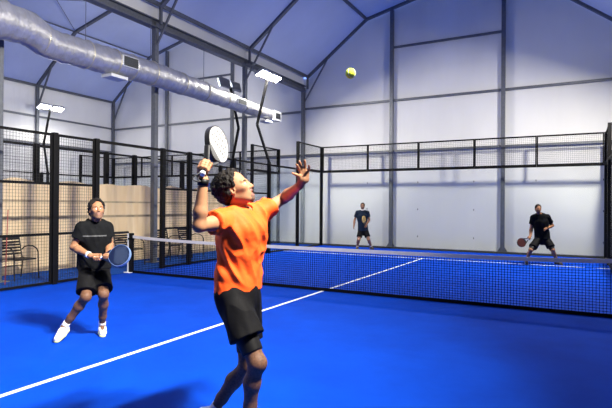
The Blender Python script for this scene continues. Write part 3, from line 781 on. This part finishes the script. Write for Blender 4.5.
def racket(label, butt, axis, facen, M_face, M_rim, M_throat, M_grip, cap=None, sc=1.0, hole=None, cord=None, group=None, hl=.0085):
    """padel racket: local z along the handle, y the face normal"""
    z = unit(axis); y = np.array(facen, float); y = unit(y-z*(y@z)); x = np.cross(y, z)
    p = thing('padel_racket', label, 'racket', tuple(butt), group=group)
    mt = Matrix.Identity(4)
    for i in range(3): mt[i][0], mt[i][1], mt[i][2], mt[i][3] = x[i]*sc, y[i]*sc, z[i]*sc, butt[i]
    p.matrix_world = mt; WORLD[p.name] = mt
    N = 56; out = []
    for k in range(N):
        t = 2*PI*k/N; zz = -math.cos(t); w = .128*math.sin(t)
        r = 1.0 if zz > -.1 else 1-.22*((-.1-zz)/.9)**1.5
        out.append((w*r*(1 if abs(w) > 0 else 1), .320+.135*zz))
    th = .019
    f = MB(); n = N
    inn = [(a*.955, .320+(b-.320)*.955) for a, b in out]
    f.add([(a, -th*.9, b) for a, b in inn]+[(a, th*.9, b) for a, b in inn], [tuple(range(n)), tuple(reversed(range(n, 2*n)))]+[(i, i+n, (i+1) % n+n, (i+1) % n) for i in range(n)])
    f.cm = 1
    for j in range(-5, 6):
        for i in range(-4, 5):
            hx = i*.026+(.013 if j % 2 else 0); hz = .345+j*(.0225 if hl < .01 else .042)
            if (hx/.098)**2+((hz-.330)/.105)**2 > 1 or hz < .265: continue
            for sd in (-1, 1):
                yy = sd*(th*.9+.0006); c = [(hx+.0072*math.cos(2*PI*q/10), yy, hz+hl*math.sin(2*PI*q/10)) for q in range(10)]
                f.add(c, [tuple(range(10)) if sd < 0 else tuple(reversed(range(10)))])
    f.build('face', [M_face, hole or M['rk_black']], p)
    rm = MB(); prof = [(1.0, -th), (1.0, th), (.945, th*1.02), (.945, -th*1.02)]
    vs = [(a*q, yy, .320+(b-.320)*q) for a, b in out for q, yy in prof]
    rm.add(vs, [(k*4+i, k*4+(i+1) % 4, ((k+1) % N)*4+(i+1) % 4, ((k+1) % N)*4+i) for k in range(N) for i in range(4)])
    bevel(rm.build('rim', M_rim, p), .004)
    tr = MB()
    for s_ in (-1, 1): tr.bar((s_*.014, 0, .11), (s_*.072, 0, .215), .022, .034, up=(0, 1, 0))
    bevel(tr.build('throat', M_throat, p), .005)
    wd = MB(); lowp = sorted([(a*.96, .320+(b-.320)*.96) for a, b in out if b < .245]); q = len(lowp); yy = th*.9+.0012
    wd.add([(a, -yy, b) for a, b in lowp]+[(a, yy, b) for a, b in lowp], [tuple(range(q)), tuple(reversed(range(q, 2*q)))]+[(i, i+q, (i+1) % q+q, (i+1) % q) for i in range(q)])
    wd.build('heart_inlay', M_throat, p)
    gp = MB(); gp.tube([(0, 0, .0), (0, 0, .012), (0, 0, .014), (0, 0, .118), (0, 0, .13)], [.0185, .0185, .0155, .0150, .013], 14)
    gp.build('grip', M_grip, p, True)
    if cap: MB().tube([(0, 0, .106), (0, 0, .128)], .0175, 14).build('grip_collar', cap, p, True)
    if cord:
        pts = [(.02*math.sin(t)+.012, .03*math.sin(2*t)*.6-.01, -.012-.035*(1-math.cos(t))) for t in np.linspace(0, 2*PI, 24, endpoint=False)]
        MB().tube(pts, .004, 6, closed=True).build('wrist_cord', cord, p, True)
    return p

def hair_shell(name, parent, H, sc, thick, h, mats, cuts, amp=.006, freq=45, back=0.0):
    c, f, s, u = H; P = lambda a, b, d: c+sc*(f*a+s*b+u*d)
    lo, hi = c-.2*sc, c+.2*sc; fd = Field(lo, hi, h); R = (f, s, u)
    fd.ell(P(-.014-back*.5, 0, .038), R, [(.098+thick+back*.5)*sc, (.077+thick*.8)*sc, (.088+thick)*sc], .02)
    fd.ell(P(-.045-back*.4, 0, -.02), R, [(.062+thick*.8)*sc, (.072+thick*.4)*sc, (.07)*sc], .03)
    for p, n in cuts: fd.cut(P(*p), f*n[0]+s*n[1]+u*n[2])
    # leave the ears and temples free
    for b in (-1, 1): fd.ell(P(.012, b*.085, -.028), R, [.034*sc, .03*sc, .045*sc], .008, 's')
    def dsp(p, n):
        q = Vector((p-c)/sc)
        return sc*amp*(mn.noise(q*freq)+.7*mn.noise(q*freq*2.1)+.25)
    return surf_obj(name, fd.surface(), mats, parent, None, dsp)
def brows(parent, H, sc, mm):
    c, f, s, u = H; b_ = MB()
    for b in (-1, 1):
        o = MB().tube([tuple(c+sc*(f*x+s*(b*y)+u*z)) for x, y, z in ((.096, .014, .018), (.093, .032, .024), (.080, .050, .018))], [.003*sc, .0042*sc, .002*sc], 8).build('eyebrow', mm, parent, True, world=True)

# ---- folds of cloth
def folds(c, d1, amp, f1, seed=0, zh=None):
    d1 = unit(d1); o = Vector((seed*3.1, seed*1.7, 0))
    def fn(p, n):
        q = p-c; t = q@d1; w = q-d1*t
        v = Vector((w[0]*f1+d1[0]*t*f1*.25, w[1]*f1+d1[1]*t*f1*.25, w[2]*f1+d1[2]*t*f1*.25))+o
        a = mn.noise(v); r = 1-2*abs(a)
        return amp*(r*1.0-.35+.5*mn.noise(v*2.1))*(1 if zh is None else min(1, max(.15, (p[2]-zh)/.12)))
    return fn

def person(label, spec):
    J = {k: np.array(v, float) for k, v in spec['J'].items()}
    J['pfront'] = unit(J['pfront']); J['cfront'] = unit(J['cfront'])
    base = (J['anL']+J['anR'])/2; base[2] = 0
    p = thing('person', label, 'person', tuple(base)); h = spec['h']; sk = spec['skin']; sc = spec.get('head', .93); ts = spec.get('torso', 1.0)
    H = head_frame(J['head'], spec['face'], spec['hup']); mo = spec.get('mouth', 0)
    pts = [v for k, v in J.items() if k not in ('pfront', 'cfront')]+spec.get('extra', [])
    lo, hi = box_of(pts, .2); fd = Field(lo, hi, h)
    torso(fd, J, 0, .05, ts*.96)
    for s_ in 'LR':
        arm(fd, J['sh'+s_], J['el'+s_], J['wr'+s_], spec.get('armr', (.050, .040, .041, .027)))
        leg(fd, J['hip'+s_], J['kn'+s_], J['an'+s_], J.get('kf'+s_, J['pfront']), spec.get('legr', (.086, .057, .055, .036)))
        fd.cone(J['an'+s_], lerp(J['an'+s_], J['toe'+s_], .75)+np.array([0, 0, .02]), .036, .026, .02)
    add_head(fd, H, sc, J['neck'], mo)
    spec['hands'](fd, J)
    VF = fd.surface(); mi = head_faces(VF[0], VF[1], H, sc, spec.get('beard', 0), mo)
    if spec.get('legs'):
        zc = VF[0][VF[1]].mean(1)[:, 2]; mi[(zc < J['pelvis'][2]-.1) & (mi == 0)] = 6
    if h > .006: mi[mi == 4] = 5
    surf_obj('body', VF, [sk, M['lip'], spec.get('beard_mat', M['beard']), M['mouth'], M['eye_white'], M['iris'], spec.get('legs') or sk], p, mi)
    spec['hair'](p, H, sc); brows(p, H, sc, M['hair'])
    # shirt
    g = spec.get('shirt_gap', .018); fd = Field(*box_of([J['pelvis'], J['neck'], J['shL'], J['shR'], J['elL'], J['elR']], .26), h)
    torso(fd, J, g, .06, ts); hb = spec['hem']
    fd.cone(J['pelvis']+np.array([0, 0, .1]), hb, (.156+g)*ts, (.168+g)*ts, .05, (J['pfront'], 1.38))
    for s_ in 'LR':
        e = lerp(J['sh'+s_], J['el'+s_], spec['sleeve'][s_]); fd.cone(J['sh'+s_], e, .060+g*.8, .060+g*1.1, .035, fb=True)
    fd.cut(hb, spec.get('hemn', (0, 0, -1)))
    nk = J['neck']+np.array([0, 0, .012]); fd.ell(nk+J['cfront']*.012+np.array([0, 0, .03]), np.eye(3), (.072, .072, .05), .01, 's')
    VF = fd.surface(); mi = None
    if 'print' in spec:
        C = VF[0][VF[1]].mean(1)-J['chest']; sd = np.cross([0, 0, 1.0], J['cfront']); z0, zw, w = spec['print']
        mi = ((np.abs(C[:, 2]-z0) < zw) & (np.abs(C@sd) < w) & (C@J['cfront'] > .04)).astype(int)
    surf_obj('shirt', VF, [spec['shirt'], M['grey_print']], p, mi, spec.get('folds'))
    # shorts
    fd = Field(*box_of([J['pelvis'], J['hipL'], J['hipR'], J['knL'], J['knR']], .26), h)
    fd.cone(J['pelvis']+np.array([0, 0, .09]), J['pelvis'], .150, .166, .04, (J['pfront'], 1.4)); fd.cone(J['pelvis'], lerp(J['hipL'], J['hipR'], .5), .166, .160, .05, (J['pfront'], 1.3))
    for s_ in 'LR':
        t = spec['short'][s_]; fd.cone(J['hip'+s_]+np.array([0, 0, .02]), lerp(J['hip'+s_], J['kn'+s_], t), .102, spec.get('leg_open', .105), .03, fb=True)
    surf_obj('shorts', fd.surface(), M['shorts'], p, None, spec.get('sfolds'))
    if 'tights' in spec:
        for s_, t in spec['tights'].items():
            fd = Field(*box_of([J['hip'+s_], J['kn'+s_]], .15), h); fd.cone(J['hip'+s_], lerp(J['hip'+s_], J['kn'+s_], t), .094, .0715, .02, fb=True)
            surf_obj('compression_shorts', fd.surface(), M['tights'], p)
    for s_ in 'LR':
        d = unit(J['kn'+s_]-J['an'+s_])
        b = MB().tube([tuple(J['an'+s_]+d*q) for q in (-.02, .03, .07, .075)], [.043, .041, .042, .040], 16); b.build('sock', spec.get('sock', M['sock']), p, True, world=True)
        shoe(p, J['an'+s_], J['toe'+s_], spec.get('shoes', (M['shoe'], M['sole'])))
    return p, J, H, sc

# ---- orange player
def zfix(v, z): v = np.array(v, float); v[2] = z; return v
J = dict(pelvis=V(238, 293, 3.55), chest=V(242, 237, 3.55), neck=V(240.5, 213.5, 3.55), head=V(235.5, 188.5, 3.52),
         shR=V(222, 221.5, 3.41), shL=V(258, 214.5, 3.68), elR=V(199, 226, 3.20), wrR=V(203.5, 180, 3.20), elL=V(284, 198, 3.84), wrL=V(299, 186, 3.62),
         hipR=V(232, 301, 3.47), hipL=V(246, 301, 3.62), knR=V(257, 363, 3.34), knL=V(247, 366, 3.58), anR=V(248.5, 424, 3.42), anL=V(213, 411, 3.74),
         toeR=V(262, 440, 3.3), toeL=V(222, 428, 3.6), pfront=D3(.75, 0, -.65), cfront=D3(.70, .06, -.70), kfR=D3(.9, 0, -.3), kfL=D3(.9, 0, -.3))
J['toeR'] = zfix(J['anR']+D3(.8, 0, -.6)*.17, .0); J['toeL'] = zfix(J['anL']+D3(.8, 0, -.5)*.14, .0)
RHAND = V(205.5, 167.5, 3.21)
RA = unit(V(216.5, 145.5, 3.395)-RHAND)           # direction of the orange player's racket handle
def hands_orange(fd, J):
    hand_grip(fd, J['wrR'], RHAND, RA, 1.0, -1)
    w = J['wrL']; d = 3.60
    pts = lambda *q: [V(*a) for a in q]
    pc = V(304, 177, d)
    fd.cone(w, V(303, 180, d), .027, .030, .015)
    for a, b in (((300.5, 182), (301.2, 173)), ((303, 182), (303.2, 171.5)), ((305.5, 181), (305.4, 171.5)), ((307, 180), (307.5, 173))):
        fd.cone(V(*a, d), V(*b, d), .0155, .0125, .012)
    finger(fd, pts((301, 173.2, d), (298.8, 168.5, d-.012), (297.2, 165.5, d-.035), (296.4, 164.5, d-.05)), .0105, .0078)
    finger(fd, pts((303, 171.8, d), (301.4, 166.6, d-.008), (300, 163, d-.028), (299.3, 161.4, d-.042)), .0105, .0078)
    finger(fd, pts((305.3, 171.8, d), (305.3, 166.3, d-.006), (304.9, 162.4, d-.022), (304.7, 160.3, d-.035)), .0105, .0078)
    finger(fd, pts((307.5, 173.2, d), (309, 169.6, d-.010), (309.3, 167, d-.030), (308.8, 165.4, d-.045)), .0098, .0072)
    fd.cone(V(300, 180, d-.01), V(299.2, 176, d-.02), .017, .014, .012)
    finger(fd, pts((299.4, 176.5, d-.02), (296, 174.6, d-.035), (292.4, 173.2, d-.045)), .0125, .0085)
def hair_orange(p, H, sc):
    hair_shell('hair', p, H, sc, .020, .006, M['hair'], [((.070, 0, .075), (.9, 0, -.45)), ((-.02, 0, -.055), (.35, 0, -1)), ((.02, 0, .0), (.95, 0, -.25))], .011, 42, .03)
face_o = D3(.89, .42, -.15); up_o = D3(-.42, .90, 0)
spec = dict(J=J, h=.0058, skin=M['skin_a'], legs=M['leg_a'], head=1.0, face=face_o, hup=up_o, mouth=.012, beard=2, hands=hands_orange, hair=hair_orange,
            extra=[V(300, 158, 3.55), V(205, 160, 3.2), J['head']+np.array([0, 0, .1])], shirt=M['orange'], shirt_gap=.016, torso=.96, sleeve=dict(R=.36, L=.50), hem=V(238.5, 290.5, 3.55), hemn=(0.05*HR[0], .05*HR[1], -1),
            short=dict(R=.60, L=.58), tights=dict(R=.84, L=.78), leg_open=.118)
spec['folds'] = folds(J['chest'], D3(.55, -.85, 0), .017, 12.0, 1, spec['hem'][2])
spec['sfolds'] = folds(J['pelvis'], D3(.25, -1, 0), .010, 9.0, 4)
po, J, H, sc = person('person in bright orange shirt and black shorts, reaching one hand up and swinging a racket', spec)
# collar and placket
fd = Field(*box_of([J['neck']], .14), .005)
nk = J['neck']; fd.cone(nk+np.array([0, 0, -.025]), nk+np.array([0, 0, .035])-J['cfront']*.004, .090, .076, .01, fa=True, fb=True)
fd.cone(nk+np.array([0, 0, -.05]), nk+np.array([0, 0, .08]), .072, .066, .005, op='s')
fd.ell(nk+J['cfront']*.10+np.array([0, 0, .03]), np.eye(3), (.03, .03, .05), .01, 's')
surf_obj('collar', fd.surface(), M['orange_dark'], po)
ring('wristband', po, lerp(J['wrR'], J['elR'], .05), J['elR']-J['wrR'], .029, .04, .006, M['black'])
racket('white padel racket with black rim raised overhead by the orange player', RHAND-RA*.07, RA, (.885*HR+.238*HU)-.28*unit(V(216, 146, 1)-CAM), M['rk_white'], M['rk_black'], M['rk_black'], M['grip_white'], hl=.017, cap=M['pink'], cord=M['grip_black'])
# ball
b = V(350.5, 73.5, 3.30)
import bmesh
bm = bmesh.new(); bmesh.ops.create_icosphere(bm, subdivisions=4, radius=.033); me = bpy.data.meshes.new('ball'); bm.to_mesh(me); bm.free()
bo = thing('padel_ball', 'yellow green ball in the air above the orange player', 'ball', tuple(b))
link_mesh('felt', me, M['ball'], bo, True)
sp_ = []
for k in range(80):
    t = 2*PI*k/80; A_, B_ = .0248, .0083; c_ = 2*math.sqrt(A_*B_)
    v = np.array([A_*math.cos(t)+B_*math.cos(3*t), A_*math.sin(t)-B_*math.sin(3*t), c_*math.sin(2*t)]); sp_.append(tuple(v/np.linalg.norm(v)*.0331))
MB().tube(sp_, .0012, 6, closed=True).build('seam', M['ball_seam'], bo, True)

# ---- player on the left
J = dict(pelvis=V(94, 266, 6.18), chest=V(94, 241.5, 6.14), neck=V(95, 222.5, 6.12), head=V(96.8, 209.8, 6.06),
         shR=V(82.5, 228.5, 6.03), shL=V(106, 227.5, 6.20), elR=V(73.5, 247, 6.00), wrR=V(90, 255.5, 5.88), elL=V(110, 244.5, 6.22), wrL=V(107.5, 254.5, 6.0),
         hipR=V(88, 270.5, 6.14), hipL=V(100.5, 270.5, 6.24), knR=V(86, 296.5, 5.90), knL=V(103.5, 294, 5.97), anR=V(64.5, 323.5, 6.02), anL=V(102.3, 323, 6.27),
         toeR=V(57.5, 341.5, 5.95), toeL=V(107, 334, 6.1), pfront=D3(.25, 0, -1), cfront=D3(.45, .02, -.9))
J['anL'] = zfix(J['anL'], .10); J['toeL'] = zfix(J['anL']+D3(.40, 0, -.9)*.19, 0)
J['toeR'] = zfix(J['anR']+D3(-.05, 0, -1)*.19, .0); J['anR'] = zfix(J['anR'], .15)
RB = D3(.97, .10, -.15); BH = V(97.5, 257.5, 5.86)
def hands_left(fd, J):
    hand_grip(fd, J['wrR'], BH, RB, .95, 1)
    t = BH+RB*.115+HU*.0; w = J['wrL']
    hand_grip(fd, w, t, RB, .85, -1)
def hair_left(p, H, sc):
    hair_shell('hair', p, H, sc, .022, .006, M['hair'], [((.066, 0, .078), (.85, 0, -.5)), ((-.02, 0, -.07), (.3, 0, -1)), ((.036, 0, .03), (.95, 0, -.3))], .012, 34, .015)
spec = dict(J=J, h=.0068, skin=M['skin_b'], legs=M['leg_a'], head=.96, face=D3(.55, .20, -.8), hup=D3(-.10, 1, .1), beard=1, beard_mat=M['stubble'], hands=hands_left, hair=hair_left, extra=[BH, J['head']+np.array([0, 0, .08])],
            shirt=M['tee'], shirt_gap=.016, sleeve=dict(R=.55, L=.55), hem=V(94, 268, 6.18), short=dict(R=.84, L=.80), leg_open=.112, armr=(.050, .041, .043, .029))
spec['print'] = (.075, .008, .13); spec['folds'] = folds(J['chest'], D3(.4, -.9, 0), .012, 9, 2); spec['sfolds'] = folds(J['pelvis'], D3(.2, -1, 0), .006, 9, 3)
pl, J, H, sc = person('person in dark t-shirt, black shorts and white shoes crouching ready by the left fence', spec)
ring('watch', pl, lerp(J['wrR'], J['elR'], .10), J['elR']-J['wrR'], .029, .028, .008, M['white'])
cs = J['cfront']; sdv = np.cross([0, 0, 1.0], cs)
racket('dark navy racket with pale rim held low by the player in the dark t-shirt', BH-RB*.045, RB, D3(.12, .38, -.92), M['rk_navy'], M['rk_navy_rim'], M['rk_navy'], M['grip_white'], hole=M['rk_dot'], hl=.0086)

# ---- far players
d = 18.9
J = dict(pelvis=V(363, 229.5, d), chest=V(362.3, 218.5, d), neck=V(362.3, 210.6, d), head=V(362.6, 206, d-.05),
         shR=V(357.5, 212.6, d), shL=V(367.3, 212.6, d), elR=V(354.6, 220.2, d+.05), wrR=V(353.9, 226, d-.1), elL=V(369.2, 220, d+.02), wrL=V(366.2, 225, d-.2),
         hipR=V(360.7, 231.3, d), hipL=V(365.6, 231.3, d), knR=V(358.6, 240, d-.15), knL=V(368.8, 240, d-.15), anR=V(357.3, 247.5, d), anL=V(371.2, 247.7, d), toeR=(0, 0, 0), toeL=(0, 0, 0),
         pfront=D3(.1, 0, -1), cfront=D3(.15, 0, -1))
for s_, q in (('R', -.3), ('L', .4)): J['an'+s_] = zfix(J['an'+s_], .09); J['toe'+s_] = zfix(J['an'+s_]+D3(q, 0, -1)*.19, 0)
FH = V(365.3, 226.6, d-.25); FA = D3(-.22, .95, -.2)
def hands_far(fd, J):
    hand_grip(fd, J['wrL'], FH, FA, .95, 1)
    e = J['wrR']; hd = unit(J['wrR']-J['elR']); fd.cone(e, e+hd*.07, .028, .03, .02, (D3(1, 0, 0), 1.3))
    for i in range(4):
        o = D3(.2, 0, -1)*(i-1.5)*.019; finger(fd, [e+hd*.075+o, e+hd*.115+o+HR*.006, e+hd*.14+o+HR*.022], .0105, .0085)
    finger(fd, [e+hd*.03-HA*.03, e+hd*.07-HA*.045+HR*.01, e+hd*.10-HA*.04+HR*.015], .012, .009)
def hair_far(p, H, sc):
    hair_shell('hair', p, H, sc, .012, .008, M['hair'], [((.080, 0, .070), (.85, 0, -.5)), ((-.02, 0, -.06), (.3, 0, -1)), ((.05, 0, .03), (.95, 0, -.3))], .004, 40)
spec = dict(J=J, h=.010, skin=M['skin_c'], head=.93, face=D3(-.15, .12, -1), hup=(0, 0, 1), beard=1, hands=hands_far, hair=hair_far, extra=[FH, J['head']+np.array([0, 0, .08])],
            shirt=M['navy'], sleeve=dict(R=.6, L=.6), hem=V(363, 231, d), short=dict(R=.66, L=.66), shoes=(M['dark_shoe'], M['dark_shoe']), sock=M['sock'], armr=(.05, .042, .042, .03))
pf, J, H, sc = person('person in navy t-shirt with pale collar before the back glass, nearer its left corner', spec)
ring('collar', pf, J['neck']+np.array([0, 0, .022]), (0, 0, 1), .060, .04, .012, M['white'])
racket('small looking cream racket held upright before the navy t-shirt', FH-FA*.05, FA, D3(.75, .2, -.55), M['rk_cream'], M['rk_cream'], M['rk_black'], M['grip_black'])

d = 14.3
J = dict(pelvis=V(542.3, 237, d), chest=V(540.8, 224, d-.05), neck=V(539.2, 214.3, d-.12), head=V(538.2, 208.7, d-.2),
         shR=V(533.3, 217.6, d-.05), shL=V(547.3, 217.2, d-.1), elR=V(531.3, 228, d+.05), wrR=V(530.3, 236.3, d-.1), elL=V(552.3, 225.5, d+.05), wrL=V(546.3, 228.6, d-.2),
         hipR=V(538.6, 239.5, d), hipL=V(546.2, 239.5, d), knR=V(530.8, 250, d-.2), knL=V(552.6, 250, d-.2), anR=V(526.5, 260, d), anL=V(557.2, 260, d), toeR=(0, 0, 0), toeL=(0, 0, 0),
         pfront=D3(-.05, 0, -1), cfront=D3(-.15, -.1, -1))
for s_, q in (('R', -.4), ('L', .4)): J['an'+s_] = zfix(J['an'+s_], .09); J['toe'+s_] = zfix(J['an'+s_]+D3(q, 0, -1)*.19, 0)
GH = V(529.3, 238.3, d-.15); GA = D3(-.86, -.42, -.2)
def hands_far2(fd, J):
    hand_grip(fd, J['wrR'], GH, GA, .95, 1)
    e = J['wrL']; hd = unit(V(542.8, 230.4, d-.28)-e); fd.cone(e, e+hd*.07, .028, .032, .02)
    for i in range(4):
        o = HU*(i-1.5)*.019; finger(fd, [e+hd*.075+o, e+hd*.11+o-HA*.012, e+hd*.12+o-HA*.035, e+hd*.10+o-HA*.05], .0108, .009)
    finger(fd, [e+hd*.03+HU*.03, e+hd*.065+HU*.045-HA*.02, e+hd*.09+HU*.035-HA*.04], .012, .009)
spec = dict(J=J, h=.0095, skin=M['skin_b'], head=.93, face=D3(-.12, .05, -1), hup=(0, 0, 1), beard=1, hands=hands_far2, hair=hair_far, extra=[GH, J['head']+np.array([0, 0, .08])],
            shirt=M['tee'], sleeve=dict(R=.62, L=.62), hem=V(542.2, 239, d), short=dict(R=.74, L=.74), tights=dict(R=.97, L=.97), shoes=(M['dark_shoe'], M['dark_shoe']), sock=M['tights'], armr=(.053, .044, .045, .03), torso=1.08, leg_open=.115)
spec['folds'] = folds(J['chest'], D3(.4, -.9, 0), .008, 9, 6)
pr_, J, H, sc = person('person in black t-shirt and shorts before the back glass, legs spread wide', spec)
ring('wristband', pr_, lerp(J['wrL'], J['elL'], .12), J['elL']-J['wrL'], .031, .03, .008, M['black'])
racket('dark red racket with black rim held out low by the player at the right', GH-GA*.05, GA, D3(.35, .35, -.85), M['rk_red'], M['rk_black'], M['rk_black'], M['grip_white'])

# ------------------------------------------------------------------ world and view
W = bpy.data.worlds.new('dusk'); SC.world = W; W.use_nodes = True
bg = W.node_tree.nodes['Background']; bg.inputs[0].default_value = (.16, .27, .85, 1); bg.inputs[1].default_value = 2.6
vs_ = SC.view_settings; vs_.view_transform = 'Standard'; vs_.look = 'None'; vs_.gamma = 1; vs_.use_curve_mapping = False
vs_.exposure = 0.3
SC.cycles.use_denoising = True
SC.cycles.max_bounces = 8; SC.cycles.diffuse_bounces = 5; SC.cycles.transparent_max_bounces = 24
SC.cycles.sample_clamp_indirect = 6
